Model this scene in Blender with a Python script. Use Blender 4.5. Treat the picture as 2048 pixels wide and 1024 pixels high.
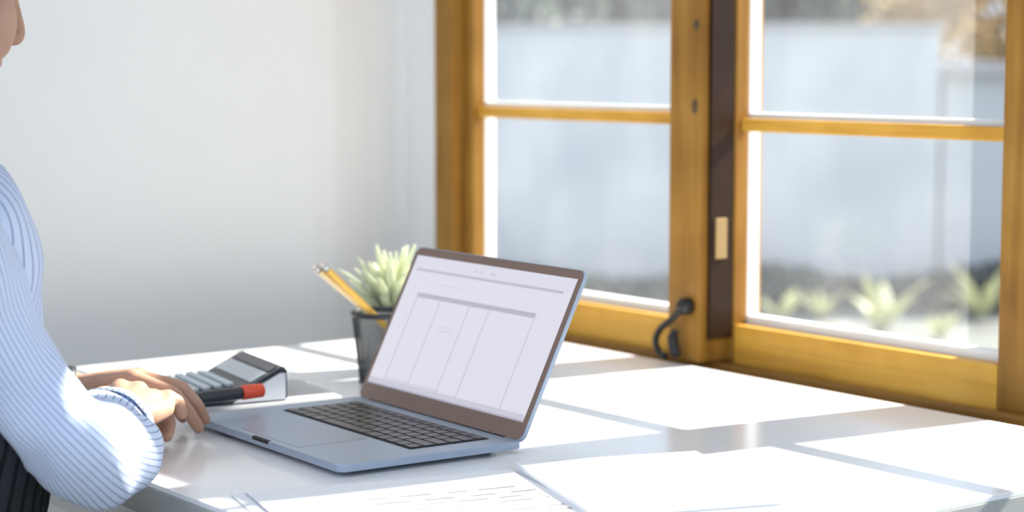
import bpy, bmesh, math, random
from mathutils import Vector, Matrix, Quaternion
random.seed(7)
D = bpy.data
scene = bpy.context.scene
COL = scene.collection
pi = math.pi
for o in list(D.objects):
    D.objects.remove(o)

# ------------------------------------------------------------------ camera
CAM = Vector((0, 0, 1.16))
PITCH, YAW, FPX = math.radians(5.64), math.radians(36.9), 3906.0
FW = Vector((-math.cos(YAW) * math.cos(PITCH), math.sin(YAW) * math.cos(PITCH), -math.sin(PITCH)))
RT = Vector((math.sin(YAW), math.cos(YAW), 0))
UP = RT.cross(FW)
cd = D.cameras.new('camera')
cam = D.objects.new('camera', cd)
COL.objects.link(cam)
cam.location = CAM
cam.rotation_euler = Matrix((RT, UP, -FW)).transposed().to_euler()
cd.sensor_width = 36
cd.lens = 36 * FPX / 2048
cd.clip_start = 0.05
cd.dof.use_dof = True
cd.dof.focus_distance = 2.06
cd.dof.aperture_fstop = 3.4
scene.camera = cam

# ------------------------------------------------------------------ world, sun, exposure
w = D.worlds.new('sky')
scene.world = w
w.use_nodes = True
bg = w.node_tree.nodes['Background']
bg.inputs[0].default_value = (0.65, 0.80, 1.0, 1)
bg.inputs[1].default_value = 1.04
SUN_DIR = Vector((-0.13, -1.0, -0.77)).normalized()
sl = D.lights.new('sun', 'SUN')
sl.energy = 12.0
sl.angle = math.radians(0.7)
sl.color = (1.0, 0.95, 0.87)
sun = D.objects.new('sun', sl)
COL.objects.link(sun)
sun.location = (-1.5, 6, 6)
sun.rotation_euler = SUN_DIR.to_track_quat('-Z', 'Y').to_euler()
scene.view_settings.view_transform = 'Standard'
scene.view_settings.look = 'None'
scene.view_settings.gamma = 1
scene.view_settings.use_curve_mapping = False
scene.view_settings.exposure = 0.42

TZ = 0.74       # table top height


def ray(px):
    return (px[0] - 1024) / FPX * RT - (px[1] - 512) / FPX * UP + FW


def onz(px, z=TZ):
    r = ray(px)
    return CAM + r * ((z - CAM.z) / r.z)


def onx(px, x):
    r = ray(px)
    return CAM + r * ((x - CAM.x) / r.x)


# ------------------------------------------------------------------ materials
def nodes(name):
    m = D.materials.new(name)
    m.use_nodes = True
    return m, m.node_tree.nodes, m.node_tree.links, m.node_tree.nodes['Principled BSDF']


def mat(name, col, rough=0.5, metal=0.0, spec=0.5, var=0.0, scale=20.0, bump=0.0, emit=None):
    m, N, L, b = nodes(name)
    b.inputs['Base Color'].default_value = (*col, 1)
    b.inputs['Roughness'].default_value = rough
    b.inputs['Metallic'].default_value = metal
    b.inputs['Specular IOR Level'].default_value = spec
    if emit:
        b.inputs['Emission Color'].default_value = (*emit[0], 1)
        b.inputs['Emission Strength'].default_value = emit[1]
    if var or bump:
        tc = N.new('ShaderNodeTexCoord')
        nz = N.new('ShaderNodeTexNoise')
        nz.inputs['Scale'].default_value = scale
        nz.inputs['Detail'].default_value = 5
        L.new(tc.outputs['Object'], nz.inputs['Vector'])
        if var:
            r = N.new('ShaderNodeValToRGB')
            r.color_ramp.elements[0].position = 0.3
            r.color_ramp.elements[1].position = 0.7
            r.color_ramp.elements[0].color = (*[c * (1 - var) for c in col], 1)
            r.color_ramp.elements[1].color = (*[min(1, c * (1 + var)) for c in col], 1)
            L.new(nz.outputs[0], r.inputs[0])
            L.new(r.outputs[0], b.inputs['Base Color'])
        if bump:
            bp = N.new('ShaderNodeBump')
            bp.inputs['Strength'].default_value = bump
            bp.inputs['Distance'].default_value = 0.002
            L.new(nz.outputs[0], bp.inputs['Height'])
            L.new(bp.outputs[0], b.inputs['Normal'])
    return m


def wood(name, axis, c0, c1, c2, rough=0.42):
    m, N, L, b = nodes(name)
    tc = N.new('ShaderNodeTexCoord')
    mp = N.new('ShaderNodeMapping')
    s = [38, 38, 38]
    s[axis] = 2.2
    mp.inputs['Scale'].default_value = s
    n1 = N.new('ShaderNodeTexNoise')
    n1.inputs['Scale'].default_value = 1.0
    n1.inputs['Detail'].default_value = 6
    n1.inputs['Distortion'].default_value = 0.6
    n2 = N.new('ShaderNodeTexNoise')
    n2.inputs['Scale'].default_value = 9.0
    n2.inputs['Detail'].default_value = 3
    L.new(tc.outputs['Object'], mp.inputs[0])
    L.new(mp.outputs[0], n1.inputs['Vector'])
    L.new(tc.outputs['Object'], n2.inputs['Vector'])
    r = N.new('ShaderNodeValToRGB')
    r.color_ramp.elements[0].position = 0.28
    r.color_ramp.elements[1].position = 0.72
    r.color_ramp.elements[0].color = (*c0, 1)
    r.color_ramp.elements[1].color = (*c2, 1)
    e = r.color_ramp.elements.new(0.5)
    e.color = (*c1, 1)
    ad = N.new('ShaderNodeMath')
    ad.operation = 'MULTIPLY_ADD'
    ad.inputs[1].default_value = 0.55
    L.new(n1.outputs[0], ad.inputs[0])
    m2 = N.new('ShaderNodeMath')
    m2.operation = 'MULTIPLY'
    m2.inputs[1].default_value = 0.45
    L.new(n2.outputs[0], m2.inputs[0])
    L.new(m2.outputs[0], ad.inputs[2])
    L.new(ad.outputs[0], r.inputs[0])
    L.new(r.outputs[0], b.inputs['Base Color'])
    b.inputs['Roughness'].default_value = rough
    b.inputs['Specular IOR Level'].default_value = 0.22
    bp = N.new('ShaderNodeBump')
    bp.inputs['Strength'].default_value = 0.25
    bp.inputs['Distance'].default_value = 0.001
    L.new(n1.outputs[0], bp.inputs['Height'])
    L.new(bp.outputs[0], b.inputs['Normal'])
    return m


M = {}
M['plaster'] = mat('plaster', (0.83, 0.82, 0.79), 0.9, var=0.02, scale=3, bump=0.15)
M['ceiling'] = mat('ceiling_paint', (0.85, 0.85, 0.84), 0.9)
M['floor'] = wood('floor_boards', 1, (0.58, 0.52, 0.44), (0.64, 0.58, 0.50), (0.70, 0.64, 0.56))
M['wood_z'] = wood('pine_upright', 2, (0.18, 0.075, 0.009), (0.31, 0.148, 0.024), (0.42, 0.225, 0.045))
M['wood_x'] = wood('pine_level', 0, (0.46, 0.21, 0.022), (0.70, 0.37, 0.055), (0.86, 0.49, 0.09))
M['wood_shaded'] = wood('pine_shaded', 2, (0.016, 0.006, 0.002), (0.030, 0.012, 0.004), (0.05, 0.022, 0.007))  # near-black pine: shade on the post's side painted into the colour
M['wood_mould'] = wood('pine_moulding', 0, (0.13, 0.055, 0.010), (0.20, 0.09, 0.016), (0.28, 0.13, 0.026))
M['white_paint'] = mat('outer_white_paint', (0.86, 0.86, 0.84), 0.5, var=0.03, scale=12)
M['iron'] = mat('black_iron', (0.035, 0.033, 0.03), 0.45, 0.6)
M['brass'] = mat('aged_brass', (0.45, 0.30, 0.13), 0.4, 0.5)
M['knot'] = mat('dark_knot', (0.09, 0.05, 0.02), 0.7)
M['table'] = mat('white_laminate', (0.86, 0.86, 0.86), 0.16, spec=0.38)
M['table_edge'] = mat('grey_edge_band', (0.40, 0.41, 0.39), 0.4)
M['steel'] = mat('grey_steel', (0.35, 0.36, 0.37), 0.35, 0.8)


def glass_mat():
    m = D.materials.new('dusty_pane')
    m.use_nodes = True
    N, L = m.node_tree.nodes, m.node_tree.links
    N.clear()
    out = N.new('ShaderNodeOutputMaterial')
    tr = N.new('ShaderNodeBsdfTransparent')
    tl = N.new('ShaderNodeBsdfTranslucent')
    tl.inputs[0].default_value = (0.95, 0.97, 1, 1)
    gl = N.new('ShaderNodeBsdfGlossy')
    gl.inputs['Roughness'].default_value = 0.02
    fr = N.new('ShaderNodeFresnel')
    fr.inputs[0].default_value = 1.35
    mx = N.new('ShaderNodeMixShader')
    mx2 = N.new('ShaderNodeMixShader')
    tc = N.new('ShaderNodeTexCoord')
    nz = N.new('ShaderNodeTexNoise')
    nz.inputs['Scale'].default_value = 5
    nz.inputs['Detail'].default_value = 6
    mr = N.new('ShaderNodeMapRange')
    mr.inputs['From Min'].default_value = 0.3
    mr.inputs['From Max'].default_value = 0.75
    mr.inputs['To Min'].default_value = 0.014
    mr.inputs['To Max'].default_value = 0.045
    L.new(tc.outputs['Object'], nz.inputs['Vector'])
    L.new(nz.outputs[0], mr.inputs[0])
    L.new(mr.outputs[0], mx.inputs[0])
    L.new(tr.outputs[0], mx.inputs[1])
    L.new(tl.outputs[0], mx.inputs[2])
    ge = N.new('ShaderNodeNewGeometry')
    mf = N.new('ShaderNodeMath')          # only the outer skin of the pane mirrors
    mf.operation = 'MULTIPLY_ADD'
    mf.inputs[1].default_value = -1.0
    mf.inputs[2].default_value = 1.0
    L.new(ge.outputs['Backfacing'], mf.inputs[0])
    mg = N.new('ShaderNodeMath')
    mg.operation = 'MULTIPLY'
    L.new(mf.outputs[0], mg.inputs[0])
    L.new(fr.outputs[0], mg.inputs[1])
    L.new(mg.outputs[0], mx2.inputs[0])
    L.new(mx.outputs[0], mx2.inputs[1])
    L.new(gl.outputs[0], mx2.inputs[2])
    L.new(mx2.outputs[0], out.inputs[0])
    return m


M['glass'] = glass_mat()


def leaf_mat(name, col, tcol, mix=0.5, var=0.25):
    m = D.materials.new(name)
    m.use_nodes = True
    N, L = m.node_tree.nodes, m.node_tree.links
    b = N['Principled BSDF']
    out = N['Material Output']
    b.inputs['Roughness'].default_value = 0.5
    tl = N.new('ShaderNodeBsdfTranslucent')
    mx = N.new('ShaderNodeMixShader')
    mx.inputs[0].default_value = mix
    tc = N.new('ShaderNodeTexCoord')
    nz = N.new('ShaderNodeTexNoise')
    nz.inputs['Scale'].default_value = 7
    L.new(tc.outputs['Object'], nz.inputs['Vector'])
    for c, sock in ((col, b.inputs['Base Color']), (tcol, tl.inputs[0])):
        r = N.new('ShaderNodeValToRGB')
        r.color_ramp.elements[0].position = 0.35
        r.color_ramp.elements[1].position = 0.65
        r.color_ramp.elements[0].color = (*[x * (1 - var) for x in c], 1)
        r.color_ramp.elements[1].color = (*[min(1, x * (1 + var)) for x in c], 1)
        L.new(nz.outputs[0], r.inputs[0])
        L.new(r.outputs[0], sock)
    L.new(b.outputs[0], mx.inputs[1])
    L.new(tl.outputs[0], mx.inputs[2])
    L.new(mx.outputs[0], out.inputs[0])
    return m


# ------------------------------------------------------------------ mesh helpers
def wloc(o):
    v = Vector((0, 0, 0))
    while o:
        v += o.location
        o = o.parent
    return v


def obj(name, bm, m, parent=None, world=True, smooth=False, kind=None):
    """link a bmesh as one mesh object; world=True: verts are in world space, shifted under the (unrotated) parent"""
    if parent is not None and world:
        bm.transform(Matrix.Translation(-wloc(parent)))
    me = D.meshes.new(name)
    bm.to_mesh(me)
    bm.free()
    if smooth:
        for p in me.polygons:
            p.use_smooth = True
    if m is not None:
        me.materials.append(M[m] if isinstance(m, str) else m)
    o = D.objects.new(name, me)
    COL.objects.link(o)
    o.parent = parent
    if kind:
        o['kind'] = kind
    return o


def empty(name, loc, rot=(0, 0, 0)):
    o = D.objects.new(name, None)
    COL.objects.link(o)
    o.location = loc
    o.rotation_euler = rot
    o.empty_display_size = 0.05
    return o


def tag(o, label=None, cat=None, group=None, kind=None):
    if label:
        o['label'] = label
    if cat:
        o['category'] = cat
    if group:
        o['group'] = group
    if kind:
        o['kind'] = kind
    return o


def box(x0, x1, y0, y1, z0, z1, bev=0.0, bm=None, seg=2):
    b = bmesh.new()
    bmesh.ops.create_cube(b, size=1)
    bmesh.ops.scale(b, vec=(x1 - x0, y1 - y0, z1 - z0), verts=b.verts)
    bmesh.ops.translate(b, vec=((x0 + x1) / 2, (y0 + y1) / 2, (z0 + z1) / 2), verts=b.verts)
    if bev:
        bmesh.ops.bevel(b, geom=b.edges[:], offset=bev, segments=seg, affect='EDGES', profile=0.6)
    if bm is None:
        return b
    merge(bm, b)
    return bm


def merge(bm, b):
    me = D.meshes.new('tmp')
    b.to_mesh(me)
    b.free()
    bm.from_mesh(me)
    D.meshes.remove(me)


def prism(pts, z0, z1, bm=None, bev=0.0):
    """extrude a polygon in XY between z0 and z1"""
    b = bmesh.new()
    lo = [b.verts.new((p[0], p[1], z0)) for p in pts]
    hi = [b.verts.new((p[0], p[1], z1)) for p in pts]
    b.faces.new(lo[::-1])
    b.faces.new(hi)
    n = len(pts)
    for i in range(n):
        b.faces.new((lo[i], lo[(i + 1) % n], hi[(i + 1) % n], hi[i]))
    bmesh.ops.recalc_face_normals(b, faces=b.faces)
    if bev:
        ed = [e for e in b.edges if abs(e.verts[0].co.z - e.verts[1].co.z) < 1e-6]
        bmesh.ops.bevel(b, geom=ed, offset=bev, segments=2, affect='EDGES', profile=0.6)
    if bm is None:
        return b
    merge(bm, b)
    return bm


def rrect(x0, x1, y0, y1, r, n=6):
    P = []
    for cx, cy, a0 in ((x1 - r, y1 - r, 0), (x0 + r, y1 - r, 90), (x0 + r, y0 + r, 180), (x1 - r, y0 + r, 270)):
        for i in range(n + 1):
            a = math.radians(a0 + 90 * i / n)
            P.append((cx + r * math.cos(a), cy + r * math.sin(a)))
    return P


def tube(path, rad, n=12, bm=None, cap=True, uv=False, ell=None, fold=None):
    """loft a ring along a path; rad float or list; ell: list of (side, up) radii; fold(i_frac, theta) -> factor"""
    b = bm or bmesh.new()
    P = [Vector(p) for p in path]
    k = len(P)
    ul = b.loops.layers.uv.verify() if uv else None
    rings = []
    prev = None
    for i, p in enumerate(P):
        t = (P[min(i + 1, k - 1)] - P[max(i - 1, 0)]).normalized()
        ref = Vector((0, 0, 1)) if abs(t.z) < 0.93 else Vector((0, 1, 0))
        if prev is not None:
            s = prev - t * prev.dot(t)
            s.normalize()
        else:
            s = t.cross(ref).normalized()
        prev = s
        u = s.cross(t)
        rs, ru = ell[i] if ell else ((rad[i], rad[i]) if isinstance(rad, (list, tuple)) else (rad, rad))
        ring = []
        for j in range(n):
            a = 2 * pi * j / n
            fct = fold(i / (k - 1), a) if fold else 1.0
            ring.append(b.verts.new(p + (s * math.cos(a) * rs + u * math.sin(a) * ru) * fct))
        rings.append(ring)
    for i in range(k - 1):
        for j in range(n):
            f = b.faces.new((rings[i][j], rings[i][(j + 1) % n], rings[i + 1][(j + 1) % n], rings[i + 1][j]))
            if uv:
                for lp, (uu, vv) in zip(f.loops, ((j / n, i / (k - 1)), ((j + 1) / n, i / (k - 1)),
                                                  ((j + 1) / n, (i + 1) / (k - 1)), (j / n, (i + 1) / (k - 1)))):
                    lp[ul].uv = (uu, vv)
    if cap:
        b.faces.new(rings[0][::-1])
        b.faces.new(rings[-1])
    return b


def lathe(prof, c=(0, 0, 0), n=32, bm=None):
    b = bm or bmesh.new()
    rings = []
    for r, z in prof:
        if r < 1e-6:
            rings.append([b.verts.new((c[0], c[1], c[2] + z))])
        else:
            rings.append([b.verts.new((c[0] + r * math.cos(2 * pi * j / n), c[1] + r * math.sin(2 * pi * j / n), c[2] + z)) for j in range(n)])
    for A, B in zip(rings, rings[1:]):
        for j in range(n):
            q = [A[j % len(A)], A[(j + 1) % len(A)], B[(j + 1) % len(B)], B[j % len(B)]]
            q = list(dict.fromkeys(q))
            if len(q) > 2:
                b.faces.new(q)
    bmesh.ops.recalc_face_normals(b, faces=b.faces)
    return b


def spline(P, m=6):
    """Catmull-Rom through tuples of any length"""
    out = []
    n = len(P)
    for i in range(n - 1):
        p0, p1, p2, p3 = P[max(i - 1, 0)], P[i], P[i + 1], P[min(i + 2, n - 1)]
        for s in range(m):
            t = s / m
            out.append(tuple(0.5 * (2 * b + (c - a) * t + (2 * a - 5 * b + 4 * c - d) * t * t + (3 * b - a - 3 * c + d) * t ** 3)
                             for a, b, c, d in zip(p0, p1, p2, p3)))
    out.append(tuple(P[-1]))
    return out


# ------------------------------------------------------------------ room shell
SY = 1.89                        # front plane of the sashes
XL = -2.76                       # left wall plane
fl = obj('floor', box(-3.2, 2.6, -3.0, 2.1, -0.12, 0.0), 'floor')
fl['kind'] = 'structure'
wl = obj('wall_left', prism([(-3.2, -3.0), (XL, -3.0), (XL, 1.66), (XL - 0.006, 1.71), (XL - 0.02, 1.75), (XL - 0.036, 1.80), (XL - 0.045, 1.86),
                             (XL - 0.045, 1.95), (-3.2, 1.95)], 0, 2.6), 'plaster', smooth=False)
wl['kind'] = 'structure'
# window wall: parapet below, lintel above, solid piece on the right
WX0, WX1, WZ0, WZ1 = -2.702, -0.88, 0.66, 1.92
WXL = XL - 0.045
bmw = box(WXL, 2.6, 1.88, 2.1, 0, WZ0)
box(WXL, 2.6, 1.88, 2.1, WZ1, 2.6, bm=bmw)
box(WXL, WX0, 1.88, 1.945, WZ0, WZ1, bm=bmw)
box(WX1, 2.6, 1.88, 2.1, WZ0, WZ1, bm=bmw)
obj('wall_window', bmw, 'plaster')['kind'] = 'structure'
obj('ceiling', box(-3.2, 0.2, 0.2, 2.1, 2.6, 2.72), 'ceiling')['kind'] = 'structure'

# ------------------------------------------------------------------ window
win = tag(empty('window_1', (-1.85, 1.95, WZ0)), 'wooden casement window with honey coloured pine frame and outer white paint', kind='structure')


def wpart(name, b, m, parent=win, smooth=False, label=None):
    o = obj(name, b, m, parent, smooth=smooth)
    if label:
        o['label'] = label
    return o


# outer frame
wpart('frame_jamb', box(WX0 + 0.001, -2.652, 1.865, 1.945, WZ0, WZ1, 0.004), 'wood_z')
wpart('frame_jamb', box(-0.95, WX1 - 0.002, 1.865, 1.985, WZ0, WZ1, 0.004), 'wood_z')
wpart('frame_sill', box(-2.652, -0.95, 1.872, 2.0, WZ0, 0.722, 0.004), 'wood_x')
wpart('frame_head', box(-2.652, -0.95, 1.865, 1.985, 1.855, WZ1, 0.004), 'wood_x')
wpart('drip_moulding', box(-2.652, -0.95, 1.858, 1.876, 0.722, 0.742, 0.005), 'wood_mould', label='weathered brown moulding strip under the sashes')
# centre post that stands proud of the sashes
wpart('centre_post', box(-2.069, -2.004, 1.83, 1.95, 0.742, 1.855, 0.004), 'wood_z')
wpart('post_shade_board', box(-2.004, -1.998, 1.845, 1.888, 0.775, 1.855, 0.001), 'wood_shaded', label='side of the centre post with its shade painted dark')
# unseen post added behind the right-hand stile to cast the broad desk shadow
wpart('shadow_post', box(-1.588, -1.52, 1.96, 2.005, 0.722, 1.855, 0.003), 'wood_z')


def sash(x0, x1, z0, z1, sl, sr, rail, zbar, top_rail, label):
    """a casement: stiles, rails, glazing bar (inner pine half, outer white half), two panes"""
    s = empty('sash', Vector(((x0 + x1) / 2, 1.915, z0)) - wloc(win))
    s.parent = win
    s['label'] = label
    ya, yb, yc = SY, SY + 0.026, SY + 0.048
    bar = 0.0092
    zt = z1 - top_rail
    gx0, gx1 = x0 + sl, x1 - sr
    for n, m, q in (
            ('stile', 'wood_z', (x0, gx0, ya, yb, z0, z1)), ('stile', 'wood_z', (gx1, x1, ya, yb, z0, z1)),
            ('bottom_rail', 'wood_x', (gx0, gx1, ya, yb, z0, z0 + rail)), ('top_rail', 'wood_x', (gx0, gx1, ya, yb, zt, z1)),
            ('glazing_bar', 'wood_x', (gx0, gx1, ya + 0.010, yb, zbar - bar, zbar + bar)),
            ('outer_stile', 'white_paint', (x0, gx0, yb, yc, z0, z1)), ('outer_stile', 'white_paint', (gx1, x1, yb, yc, z0, z1)),
            ('outer_rail', 'white_paint', (gx0, gx1, yb, yc, z0, z0 + rail + 0.012)), ('outer_rail', 'white_paint', (gx0, gx1, yb, yc, zt, z1)),
            ('outer_bar', 'white_paint', (gx0, gx1, yb, yc - 0.010, zbar + 0.001, zbar + 0.017))):
        obj(n, box(*q, 0.0035), m, s)
    for a, b in ((z0 + rail - 0.004, zbar), (zbar, zt + 0.004)):
        obj('pane', box(gx0 - 0.004, gx1 + 0.004, yb - 0.0015, yb + 0.0015, a, b), 'glass', s)
    return s


sash(-2.651, -2.062, 0.724, 1.44, 0.025, 0.045, 0.066, 1.080, 0.075, 'narrow casement at the left of the centre post')
sash(-2.052, -1.487, 0.724, 1.44, 0.055, 0.044, 0.069, 1.074, 0.075, 'wide casement at the right of the centre post')
sash(-1.486, -0.955, 0.724, 1.855, 0.014, 0.05, 0.060, 1.042, 0.05, 'casement beyond the right-hand stile')
wpart('transom', box(-2.652, -1.487, 1.875, 1.965, 1.44, 1.50, 0.004), 'wood_x')
for a, b in ((-2.65, -2.06), (-2.05, -1.49)):
    obj('fanlight_pane', box(a, b, 1.914, 1.917, 1.50, 1.855), 'glass', win)
# hook latch and catch on the centre post
hk = spline([(-2.024, 1.818, 0.821), (-2.040, 1.812, 0.802), (-2.064, 1.812, 0.786), (-2.074, 1.812, 0.768), (-2.066, 1.812, 0.752), (-2.052, 1.812, 0.748)], 6)
h = wpart('latch_hook', tube(hk, 0.0048, 10), 'iron', smooth=True, label='curved black iron hook')
b = lathe([(0, -0.012), (0.012, -0.012), (0.012, 0.004), (0.008, 0.010), (0, 0.011)], n=20)
b.transform(Matrix.Translation((-2.024, 1.822, 0.821)) @ Matrix.Rotation(pi / 2, 4, 'X'))
wpart('hook_pivot', b, 'iron', smooth=True)
b = tube(spline([(-2.040, 1.820, 0.786), (-2.041, 1.815, 0.774), (-2.036, 1.815, 0.757), (-2.032, 1.820, 0.752)], 5), [0.0075 if 3 < i < 13 else 0.005 for i in range(16)], 10)
wpart('hook_keeper', b, 'iron', smooth=True)
wpart('catch_plate', box(-1.998, -1.9945, 1.853, 1.874, 0.888, 0.945, 0.0015), 'brass', label='small brass catch plate')
for px, py, h in ((-2.014, 1.212, 0.010), (-2.016, 1.100, 0.014)):
    b = lathe([(0, 0), (0.0062, 0), (0.005, 0.0015), (0, 0.0018)], n=16)
    b.transform(Matrix.Translation((px, 1.830, py)) @ Matrix.Diagonal((1, 1, h / 0.008, 1)) @ Matrix.Rotation(pi / 2, 4, 'X'))
    wpart('screw', b, 'knot', label='dark screw hole in the centre post')

# ------------------------------------------------------------------ table
TX0, TX1, TY0, TY1 = -2.512, -1.216, 0.87, 1.82
tb = tag(empty('table', ((TX0 + TX1) / 2, (TY0 + TY1) / 2, 0)), 'glossy white desk pushed up to the window', 'desk')
obj('table_top', box(TX0 + .0008, TX1 - .0008, TY0 + .0008, TY1 - .0008, TZ - 0.006, TZ, 0.0012), 'table', tb)
obj('edge_band', box(TX0, TX1, TY0, TY1, TZ - 0.036, TZ - 0.006, 0.001), 'table_edge', tb)
for x in (TX0 + 0.05, TX1 - 0.05):
    for y in (TY0 + 0.05, TY1 - 0.05):
        obj('leg', box(x - .022, x + .022, y - .022, y + .022, 0, TZ - 0.036, 0.003), 'steel', tb)
for y in (TY0 + 0.05, TY1 - 0.05):
    obj('apron', box(TX0 + 0.072, TX1 - 0.072, y - .012, y + .012, TZ - 0.09, TZ - 0.036, 0.002), 'steel', tb)

# ------------------------------------------------------------------ laptop (local frame: x right, y towards the hinge, z up)
M['alu'] = mat('space_grey_aluminium', (0.37, 0.44, 0.545), 0.38, 0.5)
M['alu_pad'] = mat('trackpad_glass', (0.31, 0.37, 0.48), 0.30, 0.5)
M['key'] = mat('black_key', (0.030, 0.032, 0.037), 0.33, 0.0, 0.6)
M['well'] = mat('keyboard_well', (0.012, 0.012, 0.014), 0.6)
M['bezel'] = mat('bezel_glass', (0.20, 0.115, 0.082), 0.16, 0.0, 0.6)  # black glass; the brown is a room reflection painted into its colour
M['rubber'] = mat('black_rubber', (0.02, 0.02, 0.02), 0.7)
LW, LD = 0.349, 0.228
lap = tag(empty('laptop', (-1.836, 1.153, TZ), (0, 0, math.radians(-2.2))), 'open space-grey laptop with a document on its bright screen', 'laptop')
x0, x1, y0, y1 = -LW / 2, LW / 2, -LD / 2, LD / 2
base = obj('base', prism(rrect(x0, x1, y0, y1, 0.011), 0.0050, 0.0135, bev=0.0012), 'alu', lap, world=False)
for sx in (-1, 1):
    for sy in (-1, 1):
        b = lathe([(0, 0), (0.007, 0), (0.008, 0.0055), (0, 0.0055)], (sx * 0.14, sy * 0.085, 0), 20)
        obj('foot', b, 'rubber', lap, world=False)
DZ = 0.0135
KX0, KX1, KY0, KY1 = -0.139, 0.143, -0.010, 0.088
kb = obj('keyboard', prism(rrect(KX0 - .002, KX1 + .002, KY0 - .002, KY1 + .002, 0.003), DZ - 0.0002, DZ + 0.0004), 'well', lap, world=False)
kb['label'] = 'black keyboard'
rows = [  # (height, key widths)
    (0.85, [1.1] + [1] * 12 + [1.1]),
    (1, [1] * 13 + [1.5]),
    (1, [1.5] + [1] * 13),
    (1, [1.8] + [1] * 11 + [1.7]),
    (1, [2.3] + [1] * 10 + [2.2]),
    (1, [1, 1, 1, 1.3, 5, 1.3, 1, 1, 1, .9])]
htot = sum(r[0] for r in rows)
yy = KY1
gap = 0.0026
key_mesh = {}
for hh, ws in rows:
    kh = (KY1 - KY0) * hh / htot
    kx = KX0
    for wd in ws:
        kw = (KX1 - KX0) * wd / sum(ws)
        key = (round(kw, 4), round(kh, 4))
        if key not in key_mesh:
            bb = prism(rrect(-kw / 2 + gap / 2, kw / 2 - gap / 2, -kh / 2 + gap / 2, kh / 2 - gap / 2, 0.0016, 2), 0, 0.0012, bev=0.0003)
            me = D.meshes.new('key')
            bb.to_mesh(me)
            bb.free()
            me.materials.append(M['key'])
            key_mesh[key] = me
        k = D.objects.new('key', key_mesh[key])
        COL.objects.link(k)
        k.parent = kb
        k.location = (kx + kw / 2, yy - kh / 2, DZ + 0.0004)
        kx += kw
    yy -= kh
obj('trackpad', prism(rrect(-0.068, 0.068, -0.104, -0.018, 0.004), DZ - 0.0002, DZ + 0.0003), 'alu_pad', lap, world=False)
nt = obj('lid_notch', prism(rrect(-0.019, 0.019, y0 - 0.0006, y0 + 0.004, 0.0015), DZ - 0.0035, DZ + 0.0002), 'well', lap, world=False)
# lid, hinged at the back and tilted
lid = empty('lid', (0, y1 - 0.004, 0.012))
lid.parent = lap
TILT = 26.0
LH = 0.202
lid.rotation_euler = (math.radians(90 - TILT), 0, 0)     # local y runs up the lid, local z faces the user
b = prism(rrect(x0, x1, 0.0, LH, 0.011), -0.005, 0.0, bev=0.001)
obj('lid_shell', b, 'alu', lid, world=False)
obj('bezel', prism(rrect(x0 + .0012, x1 - .0012, 0.002, LH - .0012, 0.0098), -0.0002, 0.0006), 'bezel', lid, world=False)


def screen_mat():
    m, N, L, b = nodes('screen_document')
    tc = N.new('ShaderNodeTexCoord')
    sp = N.new('ShaderNodeSeparateXYZ')
    L.new(tc.outputs['UV'], sp.inputs[0])
    U, V = sp.outputs[0], sp.outputs[1]

    def math_(op, a, b_=None):
        n = N.new('ShaderNodeMath')
        n.operation = op
        for i, v in enumerate((a, b_)):
            if v is None:
                continue
            if isinstance(v, (int, float)):
                n.inputs[i].default_value = v
            else:
                L.new(v, n.inputs[i])
        return n.outputs[0]

    def rect(u0, u1, v0, v1):
        a = math_('MULTIPLY', math_('GREATER_THAN', U, u0), math_('LESS_THAN', U, u1))
        c = math_('MULTIPLY', math_('GREATER_THAN', V, v0), math_('LESS_THAN', V, v1))
        return math_('MULTIPLY', a, c)

    col = None
    marks = [((0.0, 1.0, 0.0, 0.012), (0.40, 0.39, 0.48)), ((0.0, 1.0, 0.012, 0.05), (0.60, 0.59, 0.70)),
             ((0.03, 0.95, 0.885, 0.905), (0.52, 0.51, 0.62)), ((0.0, 1.0, 0.905, 1.0), (0.74, 0.73, 0.84)),
             ((0.4, 0.42, 0.935, 0.95), (0.6, 0.6, 0.7)), ((0.44, 0.46, 0.935, 0.95), (0.6, 0.6, 0.7)), ((0.5, 0.54, 0.935, 0.95), (0.6, 0.6, 0.7)),
             ((0.10, 0.85, 0.690, 0.725), (0.48, 0.47, 0.58)),
             ((0.10, 0.108, 0.06, 0.70), (0.58, 0.57, 0.68)), ((0.26, 0.266, 0.06, 0.70), (0.56, 0.55, 0.66)),
             ((0.45, 0.456, 0.02, 0.70), (0.56, 0.55, 0.66)), ((0.575, 0.581, 0.02, 0.70), (0.56, 0.55, 0.66)),
             ((0.844, 0.85, 0.03, 0.70), (0.58, 0.57, 0.68)), ((0.10, 0.45, 0.055, 0.066), (0.62, 0.61, 0.71)), ((0.45, 0.581, 0.02, 0.03), (0.62, 0.61, 0.71)),
             ((0.32, 0.40, 0.50, 0.51), (0.68, 0.67, 0.76)), ((0.31, 0.41, 0.47, 0.48), (0.68, 0.67, 0.76)), ((0.2, 0.36, 0.80, 0.81), (0.68, 0.67, 0.76))]
    cur = None
    for rc, c in marks:
        mx = N.new('ShaderNodeMix')
        mx.data_type = 'RGBA'
        L.new(rect(*rc), mx.inputs[0])
        if cur is None:
            mx.inputs[6].default_value = (0.76, 0.75, 0.85, 1)
        else:
            L.new(cur, mx.inputs[6])
        mx.inputs[7].default_value = (*c, 1)
        cur = mx.outputs[2]
    b.inputs['Base Color'].default_value = (0.02, 0.02, 0.02, 1)
    b.inputs['Roughness'].default_value = 0.25
    L.new(cur, b.inputs['Emission Color'])
    b.inputs['Emission Strength'].default_value = 0.68
    return m


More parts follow.
